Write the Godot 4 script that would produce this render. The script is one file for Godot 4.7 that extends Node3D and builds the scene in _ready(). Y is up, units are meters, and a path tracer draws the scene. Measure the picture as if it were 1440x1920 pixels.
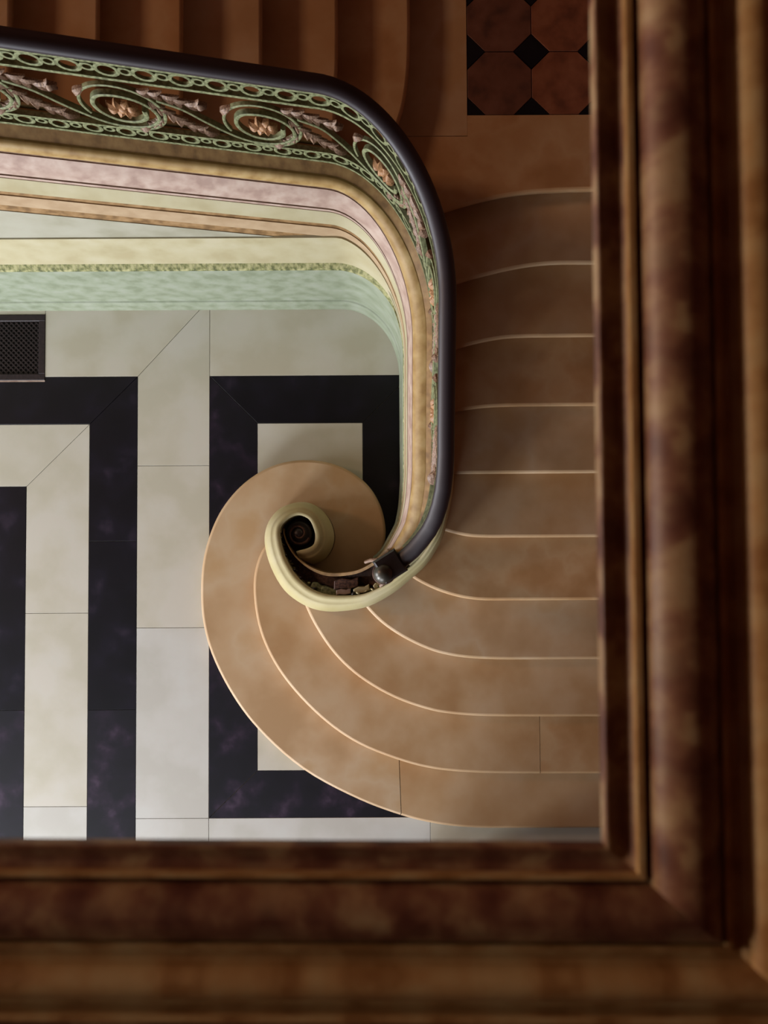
extends Node3D
# A monumental stone staircase with a curled foot, seen straight down from a gallery above it.
# x to the right of the picture, z to its bottom, y up; metres.

const RISE := 0.115682
const GOING := 0.38
const Z_FIRST := 2.2324      # nosing k of the lower flight stands at z = Z_FIRST - k * GOING
const X_FIRST := 0.14942     # nosing k (from 12) of the upper flight stands at x = X_FIRST - (k - 12) * GOING
const X_BASE := 0.119        # foot of the string wall along the lower flight
const Z_BASE := -1.642       # foot of the string wall along the upper flight
const X_TURN := -0.285       # where the string wall starts to turn
const Z_TURN := -1.16
const X_WALL := 2.55
const Z_WALL := -4.45
const X_LEFT := -11.0
const Z_FRONT := 5.6
const GALLERY := 4.0
const TONE := 0.7            # the stones here are darker than the paint chips their colours were matched to
const CEILING := 8.6

var M := {}
var used := {}


# ------------------------------------------------------------------ naming
func numbered(called: String) -> String:
	if not used.has(called):
		used[called] = 0
		return called
	used[called] += 1
	return "%s_%03d" % [called, used[called]]

func tag(o: Node, label := "", category := "", group := "", kind := "") -> Node:
	if label: o.set_meta("label", label)
	if category: o.set_meta("category", category)
	if group: o.set_meta("group", group)
	if kind: o.set_meta("kind", kind)
	return o

func thing(called: String, label: String, category: String, at := Vector3.ZERO, group := "") -> Node3D:
	var o := Node3D.new()
	o.name = numbered(called)
	o.position = at
	add_child(o)
	tag(o, label, category, group)
	return o

func obj(called: String, mesh: Mesh, m: Material, parent: Node = self, at := Vector3.ZERO) -> MeshInstance3D:
	var o := MeshInstance3D.new()
	o.mesh = mesh
	o.material_override = m
	o.position = at
	o.cast_shadow = GeometryInstance3D.SHADOW_CASTING_SETTING_ON
	if parent == self:
		o.name = numbered(called)
	else:
		o.name = called
	parent.add_child(o, true)
	return o

func struct(called: String, mesh: Mesh, m: Material, parent: Node = self) -> MeshInstance3D:
	var o := obj(called, mesh, m, parent)
	if parent == self: o.set_meta("kind", "structure")
	return o


# ------------------------------------------------------------------ mesh helpers
func begin() -> SurfaceTool:
	var st := SurfaceTool.new()
	st.begin(Mesh.PRIMITIVE_TRIANGLES)
	return st

func done(st: SurfaceTool) -> ArrayMesh:
	st.generate_normals()
	return st.commit()

func quad(st: SurfaceTool, a: Vector3, b: Vector3, c: Vector3, d: Vector3) -> void:
	for p in [a, b, c, a, c, d]: st.add_vertex(p)

func tri(st: SurfaceTool, a: Vector3, b: Vector3, c: Vector3) -> void:
	for p in [a, b, c]: st.add_vertex(p)

func add_box(st: SurfaceTool, lo: Vector3, hi: Vector3) -> void:
	st.set_smooth_group(-1)
	var p := []
	for i in 8: p.append(Vector3(hi.x if i & 1 else lo.x, hi.y if i & 2 else lo.y, hi.z if i & 4 else lo.z))
	for f in [[0, 1, 3, 2], [4, 6, 7, 5], [0, 4, 5, 1], [2, 3, 7, 6], [0, 2, 6, 4], [1, 5, 7, 3]]:
		quad(st, p[f[0]], p[f[1]], p[f[2]], p[f[3]])

func box(lo: Vector3, hi: Vector3) -> ArrayMesh:
	var st := begin()
	add_box(st, lo, hi)
	return done(st)

# a flat slab with a chamfered upper edge; poly in plan (x, z)
func add_slab(st: SurfaceTool, poly: PackedVector2Array, y0: float, y1: float, cham := 0.0015) -> void:
	var p := poly.duplicate()
	if Geometry2D.is_polygon_clockwise(p): p.reverse()
	var n := p.size()
	var top := p
	if cham > 0.0:
		var shrunk := Geometry2D.offset_polygon(p, -cham, Geometry2D.JOIN_MITER)
		if shrunk.size() > 0 and shrunk[0].size() == n:
			top = shrunk[0]
			if Geometry2D.is_polygon_clockwise(top): top.reverse()
			var best := 0
			for i in n:
				if top[i].distance_to(p[0]) < top[best].distance_to(p[0]): best = i
			var turned := PackedVector2Array()
			for i in n: turned.append(top[(best + i) % n])
			top = turned
	st.set_smooth_group(-1)
	var t := Geometry2D.triangulate_polygon(top)
	for i in range(0, t.size(), 3):
		tri(st, v3(top[t[i]], y1), v3(top[t[i + 1]], y1), v3(top[t[i + 2]], y1))
	for i in n:
		var j := (i + 1) % n
		if cham > 0.0: quad(st, v3(p[i], y1 - cham), v3(p[j], y1 - cham), v3(top[j], y1), v3(top[i], y1))
		quad(st, v3(p[i], y0), v3(p[j], y0), v3(p[j], y1 - cham), v3(p[i], y1 - cham))
	var b := Geometry2D.triangulate_polygon(p)
	for i in range(0, b.size(), 3):
		tri(st, v3(p[b[i + 2]], y0), v3(p[b[i + 1]], y0), v3(p[b[i]], y0))

func slab(poly: PackedVector2Array, y0: float, y1: float, cham := 0.0015) -> ArrayMesh:
	var st := begin()
	add_slab(st, poly, y0, y1, cham)
	return done(st)

func rect(x0: float, z0: float, x1: float, z1: float) -> PackedVector2Array:
	return PackedVector2Array([Vector2(x0, z0), Vector2(x1, z0), Vector2(x1, z1), Vector2(x0, z1)])

func v3(p: Vector2, y: float) -> Vector3:
	return Vector3(p.x, y, p.y)

# Catmull-Rom through 2D control points
func smooth2(c: Array, per := 6) -> PackedVector2Array:
	var out := PackedVector2Array()
	for i in c.size() - 1:
		var p0: Vector2 = c[maxi(i - 1, 0)]
		var p1: Vector2 = c[i]
		var p2: Vector2 = c[i + 1]
		var p3: Vector2 = c[mini(i + 2, c.size() - 1)]
		var t1 := sqrt(p1.distance_to(p2))
		var t0 := -sqrt(p0.distance_to(p1)) if i > 0 else -t1
		var t2 := t1 + (sqrt(p2.distance_to(p3)) if i + 2 < c.size() else t1)
		if i == 0: p0 = p1 * 2.0 - p2
		if i + 2 >= c.size(): p3 = p2 * 2.0 - p1
		for k in per: out.append(p1.cubic_interpolate_in_time(p2, p0, p3, float(k) / per, t1, t0, t2))
	out.append(c[-1])
	return out

func smooth3(c: Array, per := 6) -> PackedVector3Array:
	var out := PackedVector3Array()
	for i in c.size() - 1:
		var p0: Vector3 = c[maxi(i - 1, 0)]
		var p1: Vector3 = c[i]
		var p2: Vector3 = c[i + 1]
		var p3: Vector3 = c[mini(i + 2, c.size() - 1)]
		for k in per: out.append(p1.cubic_interpolate(p2, p0, p3, float(k) / per))
	out.append(c[-1])
	return out

# rows of points joined into a skin; each row is a closed ring when ring is true; smooth says which edges of the ring round over
func skin(st: SurfaceTool, rows: Array, ring := true, groups: Array = [], caps := true) -> void:
	var n: int = rows[0].size()
	for i in rows.size() - 1:
		for j in (n if ring else n - 1):
			var k := (j + 1) % n
			st.set_smooth_group(groups[j] if j < groups.size() else j)
			quad(st, rows[i][j], rows[i][k], rows[i + 1][k], rows[i + 1][j])
	if ring and caps:
		for e in [0, rows.size() - 1]:
			st.set_smooth_group(-1)
			var mid := Vector3.ZERO
			for p in rows[e]: mid += p / n
			for j in n: tri(st, mid, rows[e][j], rows[e][(j + 1) % n])

# round tube along points
func add_tube(st: SurfaceTool, pts: PackedVector3Array, r0: float, r1: float, sides := 8, flat := 1.0, up := Vector3.UP) -> void:
	var rows := []
	for i in pts.size():
		var d: Vector3 = (pts[mini(i + 1, pts.size() - 1)] - pts[maxi(i - 1, 0)]).normalized()
		var a := d.cross(up)
		a = a.normalized() if a.length() > 0.01 else d.cross(Vector3.RIGHT).normalized()
		var b := a.cross(d).normalized()
		var r := lerpf(r0, r1, float(i) / maxf(pts.size() - 1, 1))
		var row := []
		for s in sides:
			var q := TAU * s / sides
			row.append(pts[i] + a * cos(q) * r + b * sin(q) * r * flat)
		rows.append(row)
	var g := []
	for s in sides: g.append(1)
	skin(st, rows, true, g)

func add_lathe(st: SurfaceTool, at: Vector3, prof: Array, sides := 24) -> void:
	var rows := []
	for p in prof:
		var row := []
		for s in sides: row.append(at + Vector3(cos(TAU * s / sides) * p.x, p.y, sin(TAU * s / sides) * p.x))
		rows.append(row)
	var g := []
	for s in sides: g.append(1)
	skin(st, rows, true, g)

func add_blob(st: SurfaceTool, at: Vector3, r: Vector3, turn := Basis.IDENTITY, rings := 7, sides := 10) -> void:
	var rows := []
	for i in rings + 1:
		var a := PI * i / rings
		var row := []
		for s in sides:
			var q := TAU * s / sides
			row.append(at + turn * Vector3(r.x * sin(a) * cos(q), r.y * cos(a), r.z * sin(a) * sin(q)))
		rows.append(row)
	var g := []
	for s in sides: g.append(2)
	skin(st, rows, true, g, false)


# ------------------------------------------------------------------ materials
func noise_tex(colors: Array, freq: float, rng: int, octaves := 4, size := 512, warp := 0.0, offsets: Array = [], kind := FastNoiseLite.TYPE_SIMPLEX_SMOOTH) -> NoiseTexture2D:
	var n := FastNoiseLite.new()
	n.seed = rng
	n.noise_type = kind
	n.frequency = freq
	n.fractal_octaves = octaves
	if warp > 0.0:
		n.domain_warp_enabled = true
		n.domain_warp_amplitude = warp
		n.domain_warp_frequency = freq
	var t := NoiseTexture2D.new()
	t.width = size
	t.height = size
	t.seamless = true
	t.seamless_blend_skirt = 0.3
	t.noise = n
	var g := Gradient.new()
	var at := PackedFloat32Array()
	var cs := PackedColorArray()
	for i in colors.size():
		at.append(offsets[i] if offsets.size() else float(i) / maxf(colors.size() - 1, 1))
		cs.append(colors[i])
	g.offsets = at
	g.colors = cs
	t.color_ramp = g
	return t

func rgb(r: float, g: float, b: float) -> Color:
	return Color(r / 255.0, g / 255.0, b / 255.0)

# stone: a coarse mottle with a fine grain laid over it, on world axes; size is the metres one tile of the texture covers
func stone(name_: String, colors: Array, size: float, rough: float, rng: int, freq := 0.008, relief := 0.03, offsets: Array = [], stretch := Vector3.ONE, warp := 0.0) -> StandardMaterial3D:
	var m := StandardMaterial3D.new()
	m.resource_name = name_
	var toned := []
	for c in colors:
		var l: Color = c.srgb_to_linear()
		toned.append(Color(l.r * TONE, l.g * TONE, l.b * TONE).linear_to_srgb())
	m.albedo_texture = noise_tex(toned, freq, rng, 5, 512, warp, offsets)
	m.uv1_triplanar = true
	m.uv1_world_triplanar = true
	m.uv1_scale = stretch / size
	m.roughness = rough
	m.metallic_specular = 0.4
	if relief > 0.0:
		m.heightmap_enabled = true
		m.heightmap_texture = noise_tex([Color.BLACK, Color.WHITE], 0.03, 77, 5, 512)
		m.heightmap_scale = relief
	M[name_] = m
	return m

func plain(name_: String, c: Color, rough: float, metal := 0.0, spec := 0.4) -> StandardMaterial3D:
	var m := StandardMaterial3D.new()
	m.resource_name = name_
	m.albedo_color = c
	m.roughness = rough
	m.metallic = metal
	m.metallic_specular = spec
	M[name_] = m
	return m

func materials() -> void:
	stone("limestone", [rgb(190, 148, 102), rgb(200, 162, 118), rgb(207, 172, 131), rgb(212, 180, 142)], 2.6, 0.5, 5, 0.009, 0.03, [0.15, 0.4, 0.6, 0.85])
	stone("limestone_warm", [rgb(190, 146, 98), rgb(202, 160, 114), rgb(210, 174, 130), rgb(202, 162, 116)], 2.2, 0.5, 9, 0.009, 0.03, [0.2, 0.42, 0.58, 0.8])
	stone("limestone_grey", [rgb(192, 156, 114), rgb(204, 170, 130), rgb(211, 182, 146), rgb(202, 166, 122)], 2.9, 0.5, 14, 0.008, 0.03, [0.2, 0.42, 0.6, 0.8])
	var w := 0
	for tone in [[rgb(206, 200, 180), rgb(213, 207, 190), rgb(217, 212, 198)], [rgb(207, 204, 193), rgb(214, 211, 202), rgb(218, 216, 208)], [rgb(206, 198, 176), rgb(213, 206, 187), rgb(217, 211, 194)]]:
		stone("white_marble_%s" % ["cream", "pale", "honey"][w], tone, 1.9, 0.42, 21 + w, 0.007, 0.008, [0.25, 0.5, 0.75])
		w += 1
	stone("black_marble", [rgb(10, 10, 18), rgb(14, 13, 22), rgb(20, 18, 30), rgb(48, 40, 54)], 2.2, 0.4, 31, 0.012, 0.01, [0.2, 0.5, 0.72, 0.98])
	stone("black_marble_worn", [rgb(12, 11, 20), rgb(17, 14, 26), rgb(36, 26, 42), rgb(76, 60, 78)], 1.6, 0.45, 33, 0.012, 0.01, [0.2, 0.48, 0.7, 0.95])
	plain("joint", rgb(120, 108, 84), 0.9)
	stone("string_cream", [rgb(176, 162, 112), rgb(188, 175, 128), rgb(196, 184, 146)], 1.6, 0.6, 41, 0.01, 0.03, [0.2, 0.5, 0.8])
	stone("wall_cream", [rgb(174, 162, 124), rgb(186, 176, 140), rgb(193, 184, 152)], 1.6, 0.6, 40, 0.01, 0.03, [0.2, 0.5, 0.8])
	stone("string_white", [rgb(158, 154, 132), rgb(170, 166, 146), rgb(176, 172, 154)], 1.6, 0.55, 42, 0.008, 0.02, [0.2, 0.5, 0.8])
	stone("string_green", [rgb(132, 140, 114), rgb(148, 156, 132), rgb(158, 164, 144)], 0.9, 0.6, 43, 0.012, 0.03, [0.2, 0.5, 0.8])
	stone("moss_stone", [rgb(84, 88, 50), rgb(140, 140, 88), rgb(186, 180, 132)], 0.35, 0.75, 44, 0.02, 0.08, [0.25, 0.5, 0.72])
	stone("string_pink", [rgb(164, 136, 122), rgb(186, 160, 144), rgb(200, 178, 162)], 0.8, 0.6, 45, 0.014, 0.03, [0.2, 0.5, 0.8])
	stone("string_peach", [rgb(172, 144, 110), rgb(190, 164, 130)], 0.9, 0.6, 46, 0.012, 0.02, [0.2, 0.8])
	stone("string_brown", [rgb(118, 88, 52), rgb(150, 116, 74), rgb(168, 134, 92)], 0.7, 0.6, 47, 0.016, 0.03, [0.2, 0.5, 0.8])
	stone("string_yellow", [rgb(146, 112, 62), rgb(172, 140, 86), rgb(188, 160, 108)], 0.8, 0.55, 48, 0.014, 0.03, [0.2, 0.5, 0.8])
	stone("string_line", [rgb(104, 78, 60), rgb(136, 108, 88)], 0.5, 0.7, 49, 0.02, 0.04, [0.2, 0.8])
	stone("string_ledge", [rgb(110, 80, 44), rgb(140, 106, 62), rgb(158, 126, 78)], 0.6, 0.65, 50, 0.016, 0.05, [0.2, 0.5, 0.8])
	stone("iron_green", [rgb(92, 96, 64), rgb(128, 132, 94), rgb(148, 150, 112)], 0.25, 0.55, 51, 0.02, 0.03, [0.2, 0.5, 0.8])
	stone("iron_brown", [rgb(98, 74, 60), rgb(146, 116, 94), rgb(186, 154, 126)], 0.12, 0.5, 52, 0.025, 0.03, [0.2, 0.5, 0.8])
	stone("rosette_gold", [rgb(132, 88, 56), rgb(176, 130, 90), rgb(200, 156, 112)], 0.1, 0.45, 53, 0.03, 0.02, [0.2, 0.5, 0.8])
	plain("handrail", rgb(36, 26, 30), 0.5, 0.0, 0.5)
	plain("iron_dark", rgb(34, 27, 27), 0.4, 0.0, 0.5)
	stone("iron_rust", [rgb(54, 34, 28), rgb(84, 54, 42), rgb(108, 76, 56)], 0.25, 0.6, 54, 0.02, 0.05, [0.2, 0.5, 0.8])
	plain("iron_polish", rgb(62, 58, 50), 0.34, 0.4, 0.5)
	stone("grille_iron", [rgb(38, 28, 30), rgb(54, 40, 40)], 0.3, 0.5, 55, 0.02, 0.02, [0.2, 0.8])
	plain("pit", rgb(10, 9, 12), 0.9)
	stone("terracotta", [rgb(120, 74, 54), rgb(146, 92, 66), rgb(160, 106, 78)], 1.1, 0.55, 56, 0.012, 0.02, [0.2, 0.5, 0.8])
	stone("terracotta_dark", [rgb(92, 62, 52), rgb(118, 78, 62), rgb(130, 90, 74)], 1.1, 0.55, 57, 0.012, 0.02, [0.2, 0.5, 0.8])
	stone("tile_black", [rgb(14, 14, 22), rgb(22, 22, 32)], 0.8, 0.4, 58, 0.012, 0.0, [0.2, 0.8])
	stone("coping_marble", [rgb(98, 58, 48), rgb(136, 96, 74), rgb(172, 142, 106), rgb(192, 170, 132)], 0.55, 0.45, 61, 0.008, 0.02, [0.25, 0.5, 0.66, 0.85], Vector3(1, 1, 1), 30.0)
	stone("coping_tan", [rgb(166, 124, 76), rgb(196, 158, 106), rgb(208, 180, 130)], 0.5, 0.5, 62, 0.008, 0.02, [0.25, 0.5, 0.8])
	stone("plaster", [rgb(104, 56, 38), rgb(116, 66, 46)], 3.0, 0.8, 63, 0.006, 0.03, [0.2, 0.8])
	stone("gallery_stone", [rgb(74, 58, 46), rgb(96, 78, 62)], 2.0, 0.6, 64, 0.008, 0.02, [0.2, 0.8])
	stone("window_wood", [rgb(200, 194, 178), rgb(214, 208, 192)], 1.0, 0.5, 65, 0.01, 0.0, [0.2, 0.8])
	var g := plain("pane", Color(0.9, 0.95, 1.0, 0.06), 0.03)
	g.transparency = BaseMaterial3D.TRANSPARENCY_ALPHA


# ------------------------------------------------------------------ the run of the string wall
# A station is one cross-section of the string wall, from the top of the upper flight round the corner, down the lower flight and into the curl.
# kind 0: along the upper flight (at x), 1: the corner (t = 0..1), 2: along the lower flight (at z), 3: the curl (outer and inner edge of its top)
const CURL := [
	[0.410, -0.450, 0.149, -0.445, 7.06], [0.403, -0.320, 0.143, -0.350, 6.75], [0.383, -0.201, 0.134, -0.264, 6.4], [0.357, -0.077, 0.118, -0.180, 6.0],
	[0.314, 0.016, 0.100, -0.125, 5.7], [0.252, 0.111, 0.046, -0.026, 5.25], [0.157, 0.200, 0.000, 0.040, 4.8], [0.046, 0.289, -0.060, 0.095, 4.35],
	[-0.100, 0.368, -0.160, 0.148, 3.9], [-0.265, 0.400, -0.270, 0.167, 3.45], [-0.399, 0.399, -0.360, 0.165, 3.15], [-0.517, 0.360, -0.440, 0.140, 2.9],
	[-0.636, 0.272, -0.510, 0.100, 2.65], [-0.723, 0.129, -0.575, 0.040, 2.42], [-0.767, -0.022, -0.628, -0.050, 2.2], [-0.755, -0.140, -0.640, -0.120, 2.1],
	[-0.695, -0.232, -0.610, -0.165, 2.04], [-0.611, -0.279, -0.570, -0.190, 2.0], [-0.509, -0.292, -0.530, -0.195, 2.0], [-0.424, -0.258, -0.480, -0.170, 1.98],
	[-0.356, -0.183, -0.455, -0.120, 1.96], [-0.323, -0.088, -0.445, -0.070, 1.94], [-0.333, -0.003, -0.455, -0.020, 1.92], [-0.381, 0.075, -0.490, 0.000, 1.9],
	[-0.459, 0.112, -0.530, 0.010, 1.88], [-0.530, 0.100, -0.560, 0.020, 1.86]]

func curl_at(j: float) -> Array:
	var i := clampi(int(floor(j)), 0, CURL.size() - 2)
	var f := j - i
	var a: Array = CURL[maxi(i - 1, 0)]
	var b: Array = CURL[i]
	var c: Array = CURL[i + 1]
	var d: Array = CURL[mini(i + 2, CURL.size() - 1)]
	var out := []
	for n in 5: out.append(cubic_interpolate(b[n], c[n], a[n], d[n], f))
	return out

func stations(from_x: float, last: float) -> Array:
	var out := []
	var x := from_x
	while x < X_TURN - 0.05:
		out.append([0, x])
		x += 0.35 if x < -3.2 else 0.12
	for i in 25: out.append([1, i / 24.0])
	for i in range(1, 8): out.append([2, lerpf(Z_TURN, -0.45, i / 8.0)])
	var j := 0.0
	while j <= last + 0.001:
		out.append([3, j])
		j += 0.25
	return out

# place in plan of the line that stands tb behind the foot of the wall on the upper flight and tr on the lower one
func plan(s: Array, tb: float, tr: float) -> Vector2:
	match s[0]:
		0: return Vector2(s[1], Z_BASE - tb)
		1:
			var q: float = (1.0 - s[1]) * PI / 2
			return Vector2(X_TURN + (X_BASE + tr - X_TURN) * cos(q), Z_TURN - (Z_TURN - Z_BASE + tb) * sin(q))
		2: return Vector2(X_BASE + tr, s[1])
	var c := curl_at(s[1])
	var share := (tr - 0.03) / 0.26
	return Vector2(c[2], c[3]).lerp(Vector2(c[0], c[1]), share)

# height of the line of the nosings beside the station
func pitch(s: Array) -> float:
	match s[0]:
		0: return (12.0 + (X_FIRST - s[1]) / GOING) * RISE
		1:
			var t: float = s[1]
			var a := (12.0 + (X_FIRST - X_TURN) / GOING) * RISE
			var b := (Z_FIRST - Z_TURN) / GOING * RISE
			var m := -0.21
			return a * (2 * t * t * t - 3 * t * t + 1) + m * (t * t * t - 2 * t * t + t) + b * (3 * t * t - 2 * t * t * t) + m * (t * t * t - t * t)
		2: return (Z_FIRST - s[1]) / GOING * RISE
	return curl_at(s[1])[4] * RISE

# profile: points [tb, tr, height above the pitch line, highest height]; the band is a closed solid that reaches "thick" into the wall
func band(called: String, prof: Array, m: Material, parent: Node, st_list: Array, rounded := false, thick := 0.05) -> MeshInstance3D:
	var rows := []
	for s in st_list:
		var row := []
		var l := pitch(s)
		for p in prof:
			var q := plan(s, p[0], p[1])
			row.append(v3(q, maxf(0.0, minf(p[3], l + p[2]))))
		for e in [prof[-1], prof[0]]:
			var q2 := plan(s, e[0] + thick, e[1] + thick * 0.45)
			row.append(v3(q2, maxf(0.0, minf(e[3], l + e[2]))))
		rows.append(row)
	var g := []
	for i in rows[0].size(): g.append(1 if rounded and i < prof.size() - 1 else i + 2)
	var st := begin()
	skin(st, rows, true, g)
	return obj(called, done(st), m, parent)


# ------------------------------------------------------------------ steps
func nosing(k: int) -> PackedVector2Array:
	var c := []
	match k:
		1: c = [[2.545, 1.857], [1.9, 1.857], [1.392, 1.857], [0.9, 1.856], [0.620, 1.853], [0.445, 1.841], [0.270, 1.813], [0.105, 1.770], [-0.175, 1.665], [-0.547, 1.463], [-0.842, 1.200], [-1.010, 0.978], [-1.150, 0.702], [-1.207, 0.487], [-1.221, 0.293], [-1.208, 0.090], [-1.162, -0.090], [-1.084, -0.256], [-0.960, -0.408], [-0.817, -0.512], [-0.675, -0.567], [-0.515, -0.584], [-0.354, -0.562], [-0.212, -0.500], [-0.100, -0.405], [-0.028, -0.286], [0.006, -0.161], [0.008, -0.054], [-0.019, 0.06], [-0.10, 0.20]]
		2: c = [[2.545, 1.476], [1.9, 1.475], [1.370, 1.474], [0.9, 1.472], [0.612, 1.466], [0.439, 1.455], [0.300, 1.437], [0.119, 1.392], [-0.170, 1.278], [-0.377, 1.140], [-0.584, 0.938], [-0.722, 0.748], [-0.812, 0.546], [-0.852, 0.324], [-0.847, 0.161], [-0.800, 0.02], [-0.72, -0.08]]
		3: c = [[2.545, 1.090], [1.9, 1.088], [1.348, 1.086], [0.9, 1.084], [0.603, 1.079], [0.434, 1.066], [0.300, 1.044], [0.061, 0.962], [-0.165, 0.829], [-0.321, 0.683], [-0.440, 0.510], [-0.504, 0.381], [-0.55, 0.26]]
		4: c = [[2.545, 0.711], [1.9, 0.710], [1.327, 0.709], [0.9, 0.709], [0.661, 0.706], [0.461, 0.690], [0.300, 0.653], [0.119, 0.570], [-0.014, 0.480], [-0.103, 0.392], [-0.18, 0.29]]
		5: c = [[2.545, 0.333], [1.9, 0.333], [1.305, 0.333], [0.8, 0.333], [0.586, 0.330], [0.470, 0.314], [0.357, 0.282], [0.259, 0.240], [0.178, 0.194], [0.08, 0.11]]
		6: c = [[2.545, -0.052], [1.9, -0.052], [1.283, -0.052], [0.8, -0.052], [0.609, -0.053], [0.500, -0.061], [0.372, -0.092], [0.22, -0.15]]
		7: c = [[2.545, -0.430], [1.262, -0.430], [0.8, -0.429], [0.568, -0.429], [0.427, -0.428], [0.25, -0.426]]
		8: c = [[2.545, -0.812], [1.240, -0.812], [0.900, -0.811], [0.745, -0.810], [0.591, -0.804], [0.467, -0.789], [0.25, -0.755]]
		9: c = [[2.545, -1.190], [1.203, -1.189], [0.950, -1.188], [0.800, -1.187], [0.680, -1.180], [0.551, -1.158], [0.435, -1.128], [0.23, -1.065]]
		10: c = [[2.545, -1.572], [1.182, -1.571], [0.944, -1.570], [0.780, -1.553], [0.587, -1.512], [0.441, -1.472], [0.20, -1.395]]
		11: c = [[2.545, -1.945], [1.157, -1.943], [1.000, -1.940], [0.825, -1.930], [0.679, -1.912], [0.533, -1.881], [0.396, -1.843], [0.16, -1.765]]
		12: c = [[0.152, -4.445], [0.153, -3.4], [0.154, -2.95], [0.154, -2.762], [0.144, -2.528], [0.117, -2.354], [0.085, -2.25], [0.02, -2.02]]
		13: c = [[-0.231, -4.445], [-0.230, -3.3], [-0.229, -2.868], [-0.228, -2.697], [-0.230, -2.526], [-0.238, -2.380], [-0.25, -1.95]]
		_:
			var x := X_FIRST - (k - 12) * GOING
			c = [[x, -4.445], [x, -3.2], [x, -1.93]]
	var pts := []
	for p in c: pts.append(Vector2(p[0], p[1]))
	return smooth2(pts, 5 if k < 14 else 2)

# one stone of a step: tread with a rounded nosing along "front", riser set back below it, closed behind along "back"
func step_stone(front: PackedVector2Array, back: PackedVector2Array, k: int, downhill: Vector2, deep := 0.0) -> ArrayMesh:
	var n := front.size()
	var y := k * RISE
	var rn := 0.018
	var normals := PackedVector2Array()
	for i in n:
		var d := (front[mini(i + 1, n - 1)] - front[maxi(i - 1, 0)]).normalized()
		normals.append(Vector2(-d.y, d.x))
	if normals[0].dot(downhill) < 0:
		for i in n: normals[i] = -normals[i]
	var rows := []
	for i in n:
		var row := []
		for a in 7:
			var q := PI / 2 - PI * a / 6.0
			row.append(v3(front[i] + normals[i] * (cos(q) * rn - rn), y - rn + sin(q) * rn))
		row.append(v3(front[i] - normals[i] * (rn + 0.004), y - 2 * rn - 0.001))
		row.append(v3(front[i] - normals[i] * 0.032, y - 2 * rn - 0.012))
		row.append(v3(front[i] - normals[i] * 0.032, y - RISE - deep))
		rows.append(row)
	var st := begin()
	skin(st, rows, false, [1, 1, 1, 1, 1, 1, 2, 3, 4])
	var outline := PackedVector2Array()
	for i in n: outline.append(front[i] - normals[i] * rn)
	for i in range(back.size() - 1, -1, -1): outline.append(back[i])
	st.set_smooth_group(-1)
	var t := Geometry2D.triangulate_polygon(outline)
	for i in range(0, t.size(), 3): tri(st, v3(outline[t[i]], y), v3(outline[t[i + 1]], y), v3(outline[t[i + 2]], y))
	var lo := y - RISE - deep
	var rim := PackedVector2Array([front[n - 1] - normals[n - 1] * 0.032])
	for i in range(back.size() - 1, -1, -1): rim.append(back[i])
	rim.append(front[0] - normals[0] * 0.032)
	for i in rim.size() - 1: quad(st, v3(rim[i], y), v3(rim[i + 1], y), v3(rim[i + 1], lo), v3(rim[i], lo))
	return done(st)

func cut(line: PackedVector2Array, x: float, left: bool) -> PackedVector2Array:   # the part of a nosing left or right of x (the lines run from right to left there)
	var out := PackedVector2Array()
	for i in line.size():
		var here := line[i].x < x
		if i > 0 and (line[i - 1].x < x) != here and absf(line[i].y - line[i - 1].y) < 0.4 and line[i].y > 0.9:
			out.append(line[i - 1].lerp(line[i], (x - line[i - 1].x) / (line[i].x - line[i - 1].x)))
		if here == left: out.append(line[i])
	return out

func shifted(line: PackedVector2Array, by: Vector2) -> PackedVector2Array:
	var out := PackedVector2Array()
	for p in line: out.append(p + by)
	return out

func staircase() -> void:
	var top := thing("staircase", "broad tan limestone staircase whose lowest steps curl round in a spiral on the marble floor", "staircase")
	var tones := [M.limestone, M.limestone_grey, M.limestone_warm]
	# the two lowest steps are laid from two stones each, with a visible joint
	var f1 := nosing(1)
	var b1 := shifted(nosing(2), Vector2(0, -0.10))
	var seam := 0.095
	var s1 := Node3D.new()
	s1.name = "step"
	top.add_child(s1, true)
	var bl := PackedVector2Array()
	for p in cut(b1, seam - 0.01, true):
		if p.x > -0.60 and p.y > 0.5: bl.append(p)
	bl.append(Vector2(-0.55, 0.75))
	bl.append(Vector2(-0.45, 0.45))
	bl.append(Vector2(-0.25, 0.30))
	obj("stone", step_stone(cut(f1, seam, true), bl, 1, Vector2(0, 1)), tones[1], s1)
	obj("stone", step_stone(cut(f1, seam + 0.004, false), cut(b1, seam - 0.006, false), 1, Vector2(0, 1)), tones[0], s1)
	var f2 := nosing(2)
	var b2 := shifted(nosing(3), Vector2(0, -0.10))
	var s2 := Node3D.new()
	s2.name = "step"
	top.add_child(s2, true)
	var seam2 := 1.00
	var b2l := cut(b2, seam2, true)
	b2l.append(Vector2(-0.66, 0.02))
	obj("stone", step_stone(cut(f2, seam2, true), b2l, 2, Vector2(0, 1)), tones[0], s2)
	obj("stone", step_stone(cut(f2, seam2 + 0.003, false), cut(b2, seam2 + 0.003, false), 2, Vector2(0, 1)), tones[2], s2)
	for k in range(3, 11):
		obj("step", step_stone(nosing(k), shifted(nosing(k + 1), Vector2(0, -0.10)), k, Vector2(0, 1)), tones[[0, 1, 2][k % 3]], top)
	# quarter landing
	var land := Node3D.new()
	land.name = "landing"
	top.add_child(land, true)
	landing(land)
	for k in range(12, 34):
		var back := shifted(nosing(k + 1), Vector2(-0.10, 0))
		obj("step", step_stone(nosing(k), back, k, Vector2(1, 0)), tones[[2, 0, 1][k % 3]], top)

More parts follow.
